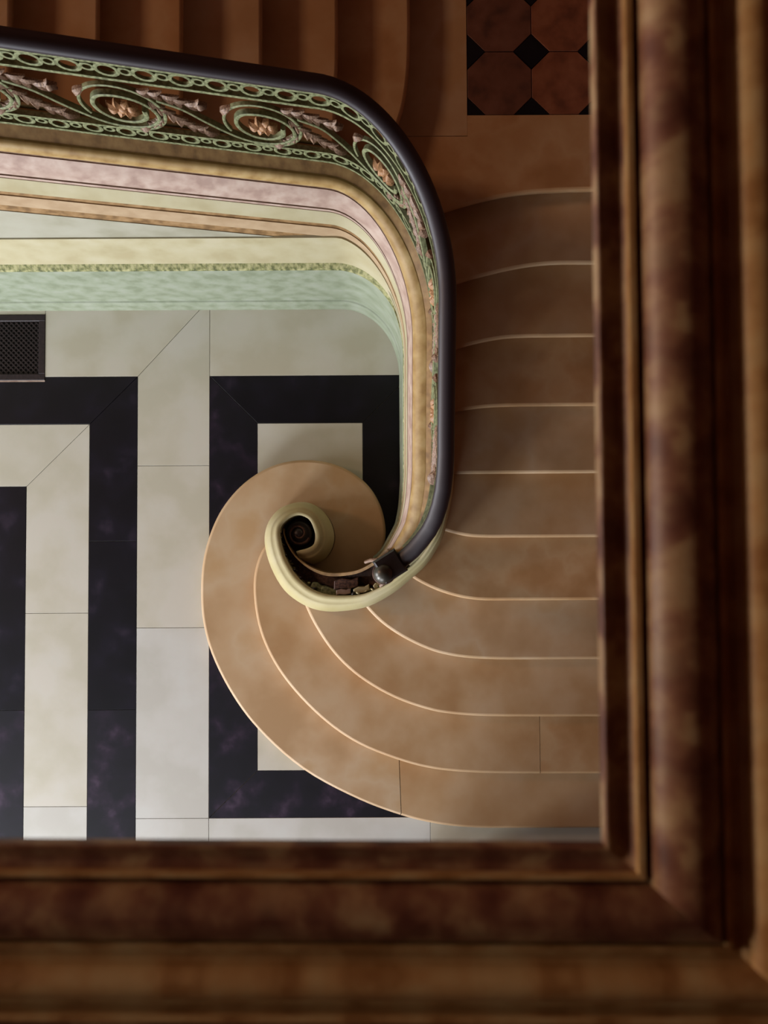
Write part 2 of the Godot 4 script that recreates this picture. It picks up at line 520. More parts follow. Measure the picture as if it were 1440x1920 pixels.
func landing(land: Node3D) -> void:
	var y := 11 * RISE
	var x0 := 0.470
	var z1 := -2.362
	var c := 0.3535
	var nx := 5
	var nz := 5
	var x1 := x0 + nx * c
	var z0 := z1 - nz * c
	# border stones round the tiled field
	var f := nosing(11)
	var back := PackedVector2Array()
	back.append(Vector2(2.5445, z1 + 0.002))
	back.append(Vector2(x0 - 0.002, z1 + 0.002))
	back.append(Vector2(x0 - 0.002, -2.243))
	back.append(Vector2(0.03, -2.243))
	obj("border_stone", step_stone(f, back, 11, Vector2(0, 1)), M.limestone_warm, land)
	obj("border_stone", slab(PackedVector2Array([Vector2(0.03, -2.246), Vector2(x0 - 0.002, -2.246), Vector2(x0 - 0.002, -4.445), Vector2(0.03, -4.445)]), y - RISE, y), M.limestone_grey, land)
	obj("border_stone", slab(rect(x1 + 0.002, -4.445, 2.545, z1), y - RISE, y), M.limestone, land)
	obj("border_stone", slab(rect(x0, -4.445, x1, z0 - 0.002), y - RISE, y), M.limestone, land)
	obj("tile_bed", box(Vector3(x0, y - RISE, z0), Vector3(x1, y - 0.014, z1)), M.joint_dark, land)
	var g := 0.0018
	var k := 0.098
	var h := c / 2 - g
	for i in nx:
		for j in nz:
			var o := Vector2(x0 + (i + 0.5) * c, z1 - (j + 0.5) * c)
			var e := k - g * 0.4
			var oct := PackedVector2Array()
			for p in [[-h + e, -h], [h - e, -h], [h, -h + e], [h, h - e], [h - e, h], [-h + e, h], [-h, h - e], [-h, -h + e]]: oct.append(o + Vector2(p[0], p[1]))
			obj("octagon_tile", slab(oct, y - 0.02, y - 0.001 + 0.001 * ((i * 3 + j * 5) % 3), 0.002), M.terracotta if (i == 1 and j == 0) or (i * 2 + j) % 4 == 3 else M.terracotta_dark, land)
	for i in nx + 1:
		for j in nz + 1:
			var o := Vector2(x0 + i * c, z1 - j * c)
			var d := k - 2 * g
			var sq := PackedVector2Array()
			for p in [[-d, 0.0], [0.0, -d], [d, 0.0], [0.0, d]]:
				sq.append(o + Vector2(p[0], p[1]))
			var inside := Geometry2D.intersect_polygons(sq, rect(x0 + g, z0 + g, x1 - g, z1 - g))
			if inside.size(): obj("black_tile", slab(inside[0], y - 0.02, y, 0.0), M.tile_black, land)


# ------------------------------------------------------------------ the string wall
func string_wall() -> void:
	var w := thing("stair_string", "moulded string wall banded cream, pink and green, its lower end curled into a scroll", "stair string")
	var full := stations(-8.2, 25.0)
	var up := stations(-8.2, 7.0)
	var hi := 99.0
	band("base_fillet", [[-0.014, -0.010, -0.10, 0.0], [-0.014, -0.010, -0.10, 0.13], [-0.006, -0.004, -0.09, 0.165], [0.004, 0.003, -0.09, 0.17]], M.string_green, w, up)
	band("plinth", [[0.004, 0.002, -0.62, 0.16], [0.004, 0.002, -0.46, 0.40], [0.022, 0.004, -0.42, 0.76]], M.string_green, w, up)
	band("mossy_ledge", [[0.022, 0.004, -0.42, 0.76], [0.030, 0.006, -0.415, 0.775], [0.056, 0.008, -0.41, 0.795]], M.moss_stone, w, up)
	band("cream_cove", [[0.056, 0.008, -0.41, 0.795], [0.066, 0.009, -0.40, 0.84], [0.080, 0.010, -0.40, 0.93], [0.090, 0.011, -0.39, 1.03], [0.096, 0.012, -0.38, 1.12]], M.wall_cream, w, up, true)
	band("wall_panel", [[0.104, 0.012, -0.50, 1.124], [0.104, 0.012, -0.50, hi]], M.string_white, w, up)
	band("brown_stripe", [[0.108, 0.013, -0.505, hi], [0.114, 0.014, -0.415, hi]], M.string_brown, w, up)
	band("peach_band", [[0.106, 0.012, -0.415, hi], [0.112, 0.015, -0.29, hi]], M.string_peach, w, up)
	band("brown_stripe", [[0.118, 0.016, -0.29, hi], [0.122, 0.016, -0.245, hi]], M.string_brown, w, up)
	band("cream_band", [[0.116, 0.016, -0.245, hi], [0.124, 0.018, -0.20, hi], [0.142, 0.022, -0.135, hi]], M.wall_cream, w, up, true)
	band("fillet", [[0.144, 0.022, -0.135, hi], [0.144, 0.023, -0.118, hi]], M.string_line, w, up)
	band("pink_fillet", [[0.140, 0.023, -0.118, hi], [0.142, 0.023, -0.10, hi]], M.string_pink, w, up)
	band("fillet", [[0.148, 0.024, -0.10, hi], [0.148, 0.025, -0.088, hi]], M.string_line, w, up)
	band("pink_band", [[0.146, 0.025, -0.088, hi], [0.150, 0.028, -0.03, hi], [0.162, 0.034, 0.03, hi], [0.180, 0.044, 0.075, hi]], M.string_pink, w, up, true)
	band("fillet", [[0.186, 0.046, 0.075, hi], [0.186, 0.047, 0.10, hi]], M.string_line, w, up)
	var yel := []
	for i in 7:
		var q := PI * i / 12.0
		yel.append([0.180 + 0.028 * (1.0 - cos(q)) - 0.006 * sin(2 * q), 0.047 + 0.070 * (1.0 - cos(q)), 0.10 + 0.070 * sin(q), hi])
	band("yellow_roll", yel, M.string_yellow, w, up, true)
	band("top_ledge", [[0.206, 0.116, 0.150, hi], [0.212, 0.118, 0.166, hi], [0.268, 0.150, 0.204, hi], [0.300, 0.172, 0.200, hi]], M.string_ledge, w, up)
	band("core", [[0.205, 0.09, -0.6, 0.0], [0.205, 0.09, 0.08, hi], [0.215, 0.13, 0.15, hi], [0.37, 0.26, 0.15, hi], [0.40, 0.282, 0.10, hi], [0.40, 0.282, -0.6, 0.0]], M.string_cream, w, stations(-8.2, 5.5), false, -0.02)
	var coil := []
	var jc := 5.5
	while jc <= 24.6:
		coil.append([3, jc])
		jc += 0.25
	band("trough_core", [[0.0, 0.036, -0.6, 0.0], [0.0, 0.036, 0.045, hi], [0.0, 0.282, 0.045, hi], [0.0, 0.282, -0.6, 0.0]], M.iron_rust, w, coil, false, -0.02)
	# the outer ledge, on the side of the steps: it widens into the whole top of the scroll
	var rows := []
	for s in stations(-8.2, 25.0):
		var a := 0.84
		var l := pitch(s)
		if s[0] == 3:
			var j: float = s[1]
			a = interp(j, [0, 3, 5, 6, 7, 8, 9, 11, 13, 14, 16, 25], [0.84, 0.80, 0.74, 0.70, 0.66, 0.62, 0.56, 0.46, 0.28, 0.16, 0.08, 0.06])
		var row := []
		for p in [[0.0, 0.02], [0.0, 0.185], [0.08, 0.196], [0.30, 0.190], [0.40, 0.176], [0.50, 0.176], [0.60, 0.170], [0.80, 0.142], [0.94, 0.105], [1.0, 0.070], [0.985, 0.04], [0.94, 0.01]]:
			var share: float = lerpf(a, 1.0, p[0])
			row.append(v3(plan(s, 0.11 + 0.30 * share, 0.03 + 0.26 * share), l + p[1]))
		rows.append(row)
	var st := begin()
	skin(st, rows, true, [1, 2, 2, 2, 2, 2, 2, 2, 2, 3, 3, 4])
	obj("scroll_ledge", done(st), M.string_cream, w)
	# beyond the newel the ironwork is gone: rusty trough, inner rim, broken plaster and moss
	var low := []
	var j2 := 5.6
	while j2 <= 15.0:
		low.append([3, j2])
		j2 += 0.2
	for part in [["inner_rim", -0.03, 0.05, 0.0, 0.165, M.string_ledge]]:
		rows = []
		for s in low:
			var row := []
			var l := pitch(s)
			var fade: float = clampf((15.2 - s[1]) / 5.0, 0.15, 1.0)
			for p in [[0.0, part[3] - 0.05], [0.0, part[4]], [1.0, part[4]], [1.0, part[3] - 0.05]]:
				var share: float = lerpf(part[1], part[1] + (part[2] - part[1]) * fade, p[0])
				row.append(v3(plan(s, 0, 0.03 + 0.26 * share), l + p[1]))
			rows.append(row)
		st = begin()
		skin(st, rows, true, [1, 2, 3, 4])
		obj(part[0], done(st), part[5], w)
	var rng := RandomNumberGenerator.new()
	rng.seed = 12
	for i in 46:
		var j := rng.randf_range(7.2, 14.8)
		var s := [3, j]
		var a: float = interp(j, [6, 7, 9, 11, 13, 14.8], [0.68, 0.64, 0.55, 0.44, 0.28, 0.16])
		var share := a - absf(rng.randfn(0.0, 0.02)) - 0.01
		var p := v3(plan(s, 0, 0.03 + 0.26 * share), pitch(s) + rng.randf_range(0.06, 0.18))
		st = begin()
		add_blob(st, p, Vector3(rng.randf_range(0.006, 0.018), rng.randf_range(0.008, 0.02), rng.randf_range(0.005, 0.012)), Basis(Vector3.UP, rng.randf() * TAU), 4, 6)
		obj("plaster_crumb", done(st), [M.moss_stone, M.string_cream, M.iron_dark, M.moss_stone][i % 4], w)
	for a in [[8.1, 0.50, 0.05, 0.022, M.string_cream], [8.9, 0.47, 0.045, 0.02, M.string_pink], [9.7, 0.44, 0.05, 0.026, M.iron_green], [10.4, 0.40, 0.045, 0.028, M.iron_green], [7.35, 0.60, 0.03, 0.024, M.string_cream], [8.75, 0.26, 0.075, 0.034, M.iron_rust], [6.6, 0.30, 0.05, 0.03, M.iron_rust]]:
		var s := [3, a[0]]
		var p := plan(s, 0, 0.03 + 0.26 * a[1])
		var along: Vector2 = (plan([3, a[0] + 0.2], 0, 0.03 + 0.26 * a[1]) - p).normalized()
		var side := Vector2(-along.y, along.x)
		var poly := PackedVector2Array()
		for q in [[-1.0, -0.8], [-0.3, -1.0], [0.5, -0.7], [1.0, -0.9], [0.9, 0.7], [0.2, 1.0], [-0.5, 0.6], [-1.1, 0.9]]: poly.append(p + along * q[0] * a[2] + side * q[1] * a[3])
		obj("broken_plaster", slab(poly, pitch(s) + 0.03, pitch(s) + 0.150, 0.004), a[4], w)
	# the dark eye of the scroll
	st = begin()
	var eye := Vector3(-0.545, 0.0, -0.088)
	add_lathe(st, eye, [Vector2(0.0, 0.10), Vector2(0.082, 0.10), Vector2(0.082, 0.34), Vector2(0.074, 0.352), Vector2(0.060, 0.348), Vector2(0.040, 0.36), Vector2(0.022, 0.375), Vector2(0.0, 0.378)], 28)
	obj("scroll_eye", done(st), M.iron_dark, w)
	st = begin()
	var spiral := PackedVector3Array()
	for i in 40:
		var q := 0.4 + i * 0.22
		var r := 0.072 - 0.0013 * i
		spiral.append(eye + Vector3(cos(q) * r, 0.356 + 0.0006 * i, sin(q) * r))
	add_tube(st, spiral, 0.009, 0.006, 6)
	obj("eye_spiral", done(st), M.iron_rust, w)

func interp(x: float, xs: Array, ys: Array) -> float:
	for i in xs.size() - 1:
		if x <= xs[i + 1]: return lerpf(ys[i], ys[i + 1], clampf((x - xs[i]) / (xs[i + 1] - xs[i]), 0.0, 1.0))
	return ys[-1]


# ------------------------------------------------------------------ balustrade
var run_pts := PackedVector2Array()     # plan line of the iron panel
var run_pitch := PackedFloat32Array()
var run_len := PackedFloat32Array()
var run_zero := 0.0                     # running length at x = 0 of the upper flight's straight (measured from x = X_TURN)

func panel_line() -> void:
	for s in stations(-4.6, -1.0):
		run_pts.append(plan(s, 0.28, 0.165))
		run_pitch.append(pitch(s))
	for p in [[0.284, -0.45, 7.06], [0.279, -0.36, 6.8], [0.266, -0.274, 6.6], [0.246, -0.200, 6.3], [0.219, -0.132, 6.0], [0.187, -0.078, 5.75], [0.150, -0.029, 5.5], [0.10, 0.02, 5.2]]:
		run_pts.append(Vector2(p[0], p[1]))
		run_pitch.append(p[2] * RISE)
	var l := 0.0
	for i in run_pts.size():
		if i: l += run_pts[i].distance_to(run_pts[i - 1])
		run_len.append(l)

func on_panel(s: float, v: float, depth := 0.0) -> Vector3:      # s metres along, v above the pitch line, depth towards the well
	var i := clampi(run_len.bsearch(s) - 1, 0, run_len.size() - 2)
	var f := (s - run_len[i]) / (run_len[i + 1] - run_len[i])
	var p := run_pts[i].lerp(run_pts[i + 1], f)
	var d0 := (run_pts[i + 1] - run_pts[maxi(i - 1, 0)]).normalized()
	var d1 := (run_pts[mini(i + 2, run_pts.size() - 1)] - run_pts[i]).normalized()
	var d := d0.lerp(d1, f).normalized()
	return v3(p + Vector2(-d.y, d.x) * depth, lerpf(run_pitch[i], run_pitch[i + 1], f) + v)

func bar(called: String, s0: float, s1: float, v0: float, v1: float, d0: float, d1: float, m: Material, parent: Node) -> MeshInstance3D:
	var rows := []
	var n := int((s1 - s0) / 0.03)
	for i in n + 1:
		var s := lerpf(s0, s1, float(i) / n)
		rows.append([on_panel(s, v0, d0), on_panel(s, v0, d1), on_panel(s, v1, d1), on_panel(s, v1, d0)])
	var st := begin()
	skin(st, rows, true, [1, 2, 3, 4])
	return obj(called, done(st), m, parent)

# a flat ribbon standing on the panel along points (s, v), with a width and a depth
func add_ribbon(st: SurfaceTool, pts: PackedVector2Array, w0: float, w1: float, d0: float, d1: float, closed := false) -> void:
	var rows := []
	var n := pts.size()
	for i in n + (1 if closed else 0):
		var k := i % n
		var a := pts[(k - 1 + n) % n] if closed else pts[maxi(k - 1, 0)]
		var b := pts[(k + 1) % n] if closed else pts[mini(k + 1, n - 1)]
		var d := (b - a).normalized()
		var side := Vector2(-d.y, d.x) * lerpf(w0, w1, float(i) / n) * 0.5
		var p := pts[k] + side
		var q := pts[k] - side
		var mid := pts[k]
		rows.append([on_panel(p.x, p.y, d0), on_panel(p.x, p.y, d1 * 0.8), on_panel(mid.x, mid.y, d1), on_panel(q.x, q.y, d1 * 0.8), on_panel(q.x, q.y, d0)])
	skin(st, rows, true, [1, 2, 2, 3, 4], not closed)

func circle2(c: Vector2, r: float, n := 18, from := 0.0, to := TAU, squash := 1.0) -> PackedVector2Array:
	var out := PackedVector2Array()
	var full := is_equal_approx(to - from, TAU)
	for i in n:
		var q := from + (to - from) * i / (n if full else n - 1)
		out.append(c + Vector2(cos(q) * r, sin(q) * r * squash))
	return out

# a pointed leaf from a to b lying on the panel
func add_leaf(st: SurfaceTool, a: Vector2, b: Vector2, w: float, bend: float, depth: float) -> void:
	var rows := []
	var d := b - a
	var side := Vector2(-d.y, d.x).normalized()
	for i in 7:
		var t := i / 6.0
		var c := a + d * t + side * bend * sin(t * PI)
		var ww := w * sin(PI * pow(t, 0.75)) + 0.0008
		var lift := depth * (0.6 + 0.6 * sin(t * PI))
		var p := c + side * ww
		var q := c - side * ww
		rows.append([on_panel(p.x, p.y, 0.002), on_panel(p.x, p.y, lift * 0.7), on_panel(c.x, c.y, lift * 1.25), on_panel(q.x, q.y, lift * 0.7), on_panel(q.x, q.y, 0.002)])
	skin(st, rows, true, [1, 2, 3, 4, 5])

func balustrade() -> void:
	panel_line()
	var b := thing("balustrade", "openwork green iron balustrade of rings, scrolls and rosettes under a dark handrail", "balustrade")
	var s_end := run_len[-1]
	var s_start := 1.2
	var turn := 0.0
	for i in run_pts.size():
		if run_pts[i].x <= X_TURN + 0.001 and run_pts[i].y < Z_TURN: turn = run_len[i]
	var x_to_s := turn - X_TURN     # s = x + x_to_s on the straight
	# the four long bars
	for v in [[0.204, 0.222], [0.303, 0.320], [0.752, 0.770], [0.878, 0.900]]:
		bar("long_bar", s_start, s_end - 0.02, v[0], v[1], -0.010, 0.014, M.iron_green, b)
	# two rows of rings, large and small by turns
	var step := 0.1392
	for row in [[0.262, 0.042, 0.025], [0.824, 0.049, 0.029]]:
		var first := -1.381 + (0.0 if row[0] > 0.5 else 0.066)
		for i in range(-12, 32):
			for big in [true, false]:
				var s: float = first + x_to_s + i * step + (0.0 if big else step / 2)
				if s < s_start + 0.1 or s > s_end - 0.12: continue
				var r: float = row[1] if big else row[2]
				var w := 0.015 if big else 0.012
				var st := begin()
				add_ribbon(st, circle2(Vector2(s, row[0] + (0.0 if big else 0.006)), r - w / 2, 18 if big else 14), w, w, -0.006, 0.010, true)
				obj("large_ring" if big else "small_ring", done(st), M.iron_green, b)
	# scrolls: rosette inside a coil, outer hoop, stem to the next one, acanthus leaves
	var centers := []
	for i in range(-5, 6): centers.append(-1.123 + x_to_s + i * 0.584)
	for c in centers:
		if c < s_start + 0.3 or c > s_end - 0.25: continue
		scroll(b, Vector2(c, 0.515))
	# handrail
	var rows := []
	var rail_pts := []
	for s in stations(-8.2, -1.0):
		var p := plan(s, 0.293, 0.184)
		rail_pts.append(v3(p, pitch(s)))
	for p in [[0.304, -0.45, 7.06], [0.300, -0.36, 6.85], [0.291, -0.274, 6.6], [0.275, -0.200, 6.3], [0.252, -0.132, 6.05], [0.224, -0.078, 5.75], [0.187, -0.029, 5.5], [0.145, 0.020, 5.25], [0.085, 0.072, 5.0]]:
		rail_pts.append(Vector3(p[0], p[2] * RISE, p[1]))
	var prof := []
	for i in 16:
		var q := TAU * i / 16.0
		prof.append(Vector2(cos(q) * 0.042 * (1.0 if sin(q) > -0.2 else 0.8), sin(q) * (0.034 if sin(q) > 0 else 0.022)))
	for i in rail_pts.size():
		var d: Vector3 = (rail_pts[mini(i + 1, rail_pts.size() - 1)] - rail_pts[maxi(i - 1, 0)])
		var side := Vector3(d.z, 0, -d.x).normalized()
		var row := []
		for p in prof: row.append(rail_pts[i] + side * p.x + Vector3.UP * (0.922 + p.y))
		rows.append(row)
	var st2 := begin()
	var g := []
	for i in 16: g.append(1)
	skin(st2, rows, true, g)
	obj("handrail", done(st2), M.handrail, b)
	newel(b)

func scroll(b: Node3D, c: Vector2) -> void:
	var st := begin()
	add_ribbon(st, circle2(c + Vector2(0.0, 0.0), 0.166, 44, deg_to_rad(-112), deg_to_rad(205), 1.16), 0.016, 0.012, -0.002, 0.020)
	obj("scroll_hoop", done(st), M.iron_green, b)
	var ctrl := []
	for p in [[-0.42, 0.125], [-0.33, 0.075], [-0.25, -0.015], [-0.17, -0.095], [-0.09, -0.150], [0.0, -0.160], [0.085, -0.130], [0.135, -0.055], [0.125, 0.035], [0.075, 0.098], [0.0, 0.120], [-0.075, 0.098], [-0.112, 0.03], [-0.100, -0.05], [-0.045, -0.105], [0.03, -0.106], [0.080, -0.06], [0.088, 0.01]]: ctrl.append(c + Vector2(p[0], p[1]))
	st = begin()
	add_ribbon(st, smooth2(ctrl, 6), 0.012, 0.020, -0.004, 0.026)
	obj("scroll_stem", done(st), M.iron_green, b)
	# rosette of eight petals round a button
	var ro := Node3D.new()
	ro.name = "rosette"
	b.add_child(ro, true)
	for i in 8:
		st = begin()
		var q := TAU * i / 8.0 + 0.3
		var dir := Vector2(cos(q), sin(q))
		add_leaf(st, c + dir * 0.016, c + dir * 0.068, 0.017, 0.004, 0.026)
		obj("petal", done(st), M.rosette_gold, ro)
	st = begin()
	add_blob(st, on_panel(c.x, c.y, 0.018), Vector3(0.02, 0.02, 0.02))
	obj("button", done(st), M.rosette_gold, ro)
	# acanthus: an upper and a lower spray running towards the next scroll, a small one inside the hoop
	spray(b, [c + Vector2(0.085, 0.168), c + Vector2(0.19, 0.152), c + Vector2(0.285, 0.108), c + Vector2(0.352, 0.128)], 6, 0.068)
	spray(b, [c + Vector2(0.115, 0.085), c + Vector2(0.185, -0.015), c + Vector2(0.255, -0.095), c + Vector2(0.350, -0.125)], 6, 0.070)
	spray(b, [c + Vector2(0.150, -0.05), c + Vector2(0.115, -0.115), c + Vector2(0.045, -0.158)], 3, 0.042)
	var st2 := begin()
	add_leaf(st2, c + Vector2(-0.165, 0.07), c + Vector2(-0.115, 0.145), 0.016, 0.008, 0.024)
	obj("acanthus_leaf", done(st2), M.iron_brown, b)

# pairs of lobes along a spine, each pointing forward, and one at the tip
func spray(b: Node3D, spine: Array, pairs: int, long: float) -> void:
	var line := smooth2(spine, 8)
	for i in pairs:
		var k := int((i + 0.3) * (line.size() - 4) / pairs)
		var d := (line[k + 2] - line[k]).normalized()
		for side in [1.0, -1.0]:
			var grow := 0.75 + 0.35 * sin(PI * (i + 0.8) / (pairs + 0.6))
			var tip: Vector2 = line[k] + d.rotated(side * 0.62) * long * grow
			var st := begin()
			add_leaf(st, line[k] - d * 0.008, tip, 0.0115 * grow, side * -0.008, 0.017)
			obj("acanthus_leaf", done(st), M.iron_brown, b)
	var e := begin()
	add_leaf(e, line[line.size() - 5], line[-1] + (line[-1] - line[-3]), 0.013, 0.004, 0.028)
	obj("acanthus_leaf", done(e), M.iron_brown, b)

func newel(b: Node3D) -> void:
	var n := Node3D.new()
	n.name = "newel"
	b.add_child(n, true)
	n.position = Vector3(0.030, 0.0, 0.098)
	n.rotation.y = deg_to_rad(32)
	var h := 1.545
	var st := begin()
	add_box(st, Vector3(-0.050, 0.60, -0.058), Vector3(0.058, h - 0.10, 0.058))
	obj("post", done(st), M.iron_dark, n)
	st = begin()
	var rows := []
	for p in [[0.056, h - 0.11], [0.066, h - 0.10], [0.066, h - 0.012], [0.056, h]]:
		rows.append([Vector3(-p[0], p[1], -p[0]), Vector3(p[0], p[1], -p[0]), Vector3(p[0], p[1], p[0]), Vector3(-p[0], p[1], p[0])])
	skin(st, rows, true, [1, 2, 3, 4])
	obj("cap_block", done(st), M.iron_dark, n)
	st = begin()
	add_blob(st, Vector3(-0.046, h - 0.03, 0.014), Vector3(0.055, 0.057, 0.053), Basis.IDENTITY, 12, 20)
	obj("knob", done(st), M.iron_polish, n)
	st = begin()
	var ring := PackedVector3Array()
	for i in 25: ring.append(Vector3(-0.046 + cos(TAU * i / 24.0) * 0.055, h - 0.045, 0.014 + sin(TAU * i / 24.0) * 0.053))
	add_tube(st, ring, 0.006, 0.006, 6)
	obj("knob_collar", done(st), M.iron_rust, n)
	for z in [-0.075, 0.080]:
		st = begin()
		add_tube(st, PackedVector3Array([Vector3(-0.05, 0.72, z * 0.7), Vector3(-0.085, 0.71, z), Vector3(-0.12, 0.68, z * 1.1)]), 0.014, 0.010, 8)
		obj("foot_bracket", done(st), M.iron_brown, n)


# ------------------------------------------------------------------ marble floor
func floor_slab(fl: Node3D, poly: PackedVector2Array, m: Material) -> void:
	obj("marble_slab", slab(poly, -0.03, 0.0, 0.001), m, fl)

func strip(fl: Node3D, x0: float, z0: float, x1: float, z1: float, cuts: Array, along_z: bool, ms: Array) -> void:
	var g := 0.0016
	var at := [z0 if along_z else x0] + cuts + [z1 if along_z else x1]
	for i in at.size() - 1:
		if along_z: floor_slab(fl, rect(x0 + g, at[i] + g, x1 - g, at[i + 1] - g), ms[i % ms.size()])
		else: floor_slab(fl, rect(at[i] + g, z0 + g, at[i + 1] - g, z1 - g), ms[i % ms.size()])

func poly4(p: Array) -> PackedVector2Array:
	var out := PackedVector2Array()
	for q in p: out.append(Vector2(q[0], q[1]))
	var in_ := Geometry2D.offset_polygon(out, -0.0016, Geometry2D.JOIN_MITER)
	return in_[0] if in_.size() else out

func marble_floor() -> void:
	var fl := Node3D.new()
	fl.name = "floor"
	fl.set_meta("kind", "structure")
	add_child(fl)
	used["floor"] = 0
	obj("floor_bed", box(Vector3(X_LEFT, -0.25, Z_WALL), Vector3(X_WALL + 0.2, -0.012, Z_FRONT)), M.joint, fl)
	var A := M.white_marble_cream as Material
	var B := M.white_marble_pale as Material
	var C := M.white_marble_honey as Material
	var K := M.black_marble as Material
	var W := M.black_marble_worn as Material
	var x1 := -2.430      # inner black field | white ring
	var x2 := -2.003      # white ring | black ring
	var x3 := -1.677      # black ring | white border
	var x4 := -1.186      # white border | right-hand black panel
	var x5 := -0.859
	var x6 := -0.143
	var x7 := 0.184
	var z0 := -1.655
	var z1 := -1.172
	var z2 := -0.846
	var z3 := -0.423
	var z5 := 1.498
	var z6 := 1.812
	var far := X_LEFT
	# white border along the foot of the string wall, cut back round the grille
	floor_slab(fl, poly4([[-2.312, z0], [-1.232, z0], [x3, z1], [-2.312, z1]]), C)
	floor_slab(fl, poly4([[x4, z0], [0.30, z0], [0.30, z1], [x4, z1]]), C)
	floor_slab(fl, poly4([[-1.232, z0], [x4, z0], [x4, -0.560], [x3, -0.560], [x3, z1]]), A)
	strip(fl, far, z0, -3.09, z1, [-6.4, -4.6], false, [A, C, A])
	strip(fl, -3.09, z0, -2.312, -1.602, [], false, [C])
	strip(fl, x3, -0.560, x4, Z_FRONT, [0.539, 1.812, 3.1], true, [A, B, B, A])
	strip(fl, x4, z6, 0.30, Z_FRONT, [], false, [B])
	strip(fl, 0.30, z6, X_WALL, Z_FRONT, [], false, [C])
	# black ring
	floor_slab(fl, poly4([[far, z1], [-3.09, z1], [-3.09, -1.148], [-2.312, -1.148], [-2.312, z1], [x3, z1], [x2, z2], [far, z2]]), K)
	floor_slab(fl, poly4([[x3, z1], [x3, -0.047], [x2, -0.047], [x2, z2]]), K)
	strip(fl, x2, -0.047, x3, Z_FRONT, [1.087, 2.25, 3.4], true, [K, W, W, K])
	# white ring
	floor_slab(fl, poly4([[-4.2, z2], [x2, z2], [x1, z3], [-4.2, z3]]), A)
	floor_slab(fl, poly4([[far, z2], [-4.2, z2], [-4.2, z3], [far, z3]]), C)
	floor_slab(fl, poly4([[x2, z2], [x2, 0.437], [x1, 0.437], [x1, z3]]), A)
	strip(fl, x1, 0.437, x2, Z_FRONT, [1.730, 3.0], true, [A, B, B])
	# inner black field
	strip(fl, -3.9, z3, x1, Z_FRONT, [1.087, 2.25, 3.5], true, [K, W, W, K])
	strip(fl, -5.4, z3, -3.9, Z_FRONT, [1.087, 2.25, 3.5], true, [K, K, W, K])
	strip(fl, far, z3, -5.4, Z_FRONT, [1.087, 2.25, 3.5], true, [K, K, W, K])
	# right-hand panel: black frame with mitred corners round a white field
	floor_slab(fl, poly4([[x4, z1], [x7, z1], [x6, z2], [x5, z2]]), K)
	floor_slab(fl, poly4([[x4, z1], [x5, z2], [x5, z5], [x4, z6]]), W)
	floor_slab(fl, poly4([[x4, z6], [x5, z5], [x6, z5], [x7, z6]]), W)
	floor_slab(fl, poly4([[x7, z1], [x7, z6], [x6, z5], [x6, z2]]), K)
	floor_slab(fl, poly4([[x5, z2], [x6, z2], [x6, z5], [x5, z5]]), A)

func grille() -> void:
	var g := thing("floor_grille", "dark rusty iron lattice grille let into the floor against the string wall", "grille", Vector3(-2.70, 0.0, -1.375))
	var hx := 0.388
	var hz := 0.226
	var st := begin()
	var f := 0.044
	for r in [[-hx, -hz, hx, -hz + f], [-hx, hz - f, hx, hz], [-hx, -hz + f, -hx + f, hz - f], [hx - f, -hz + f, hx, hz - f]]:
		add_slab(st, rect(r[0], r[1], r[2], r[3]), -0.03, 0.004, 0.003)
	obj("frame", done(st), M.grille_iron, g)
	st = begin()
	var x := hx - f
	var z := hz - f
	var n := 0
	var pitch_ := 0.034
	var c := -(x + z)
	while c < x + z:
		for s in [1.0, -1.0]:
			var a := Vector2(-x, s * (-x - c))
			# line z = s * (px - c); clip to the opening
			var pts := []
			for px in [-x, x]:
				var pz: float = s * (px - c)
				if absf(pz) <= z: pts.append(Vector2(px, pz))
			for pz in [-z, z]:
				var px2: float = s * pz + c
				if absf(px2) < x: pts.append(Vector2(px2, pz))
			if pts.size() >= 2 and pts[0].distance_to(pts[1]) > 0.02:
				var d: Vector2 = (pts[1] - pts[0]).normalized()
				var side := Vector2(-d.y, d.x) * 0.0045
				add_slab(st, PackedVector2Array([pts[0] + side, pts[1] + side, pts[1] - side, pts[0] - side]), -0.02, -0.006 + 0.001 * s, 0.0)
		c += pitch_
		n += 1
	var o := obj("lattice", done(st), M.grille_iron, g)
	o.set_meta("kind", "stuff")
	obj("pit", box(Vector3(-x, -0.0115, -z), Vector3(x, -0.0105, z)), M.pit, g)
	obj("trim_bar", box(Vector3(-hx, -0.01, hz), Vector3(hx, 0.002, hz + 0.010)), M.string_pink, g)


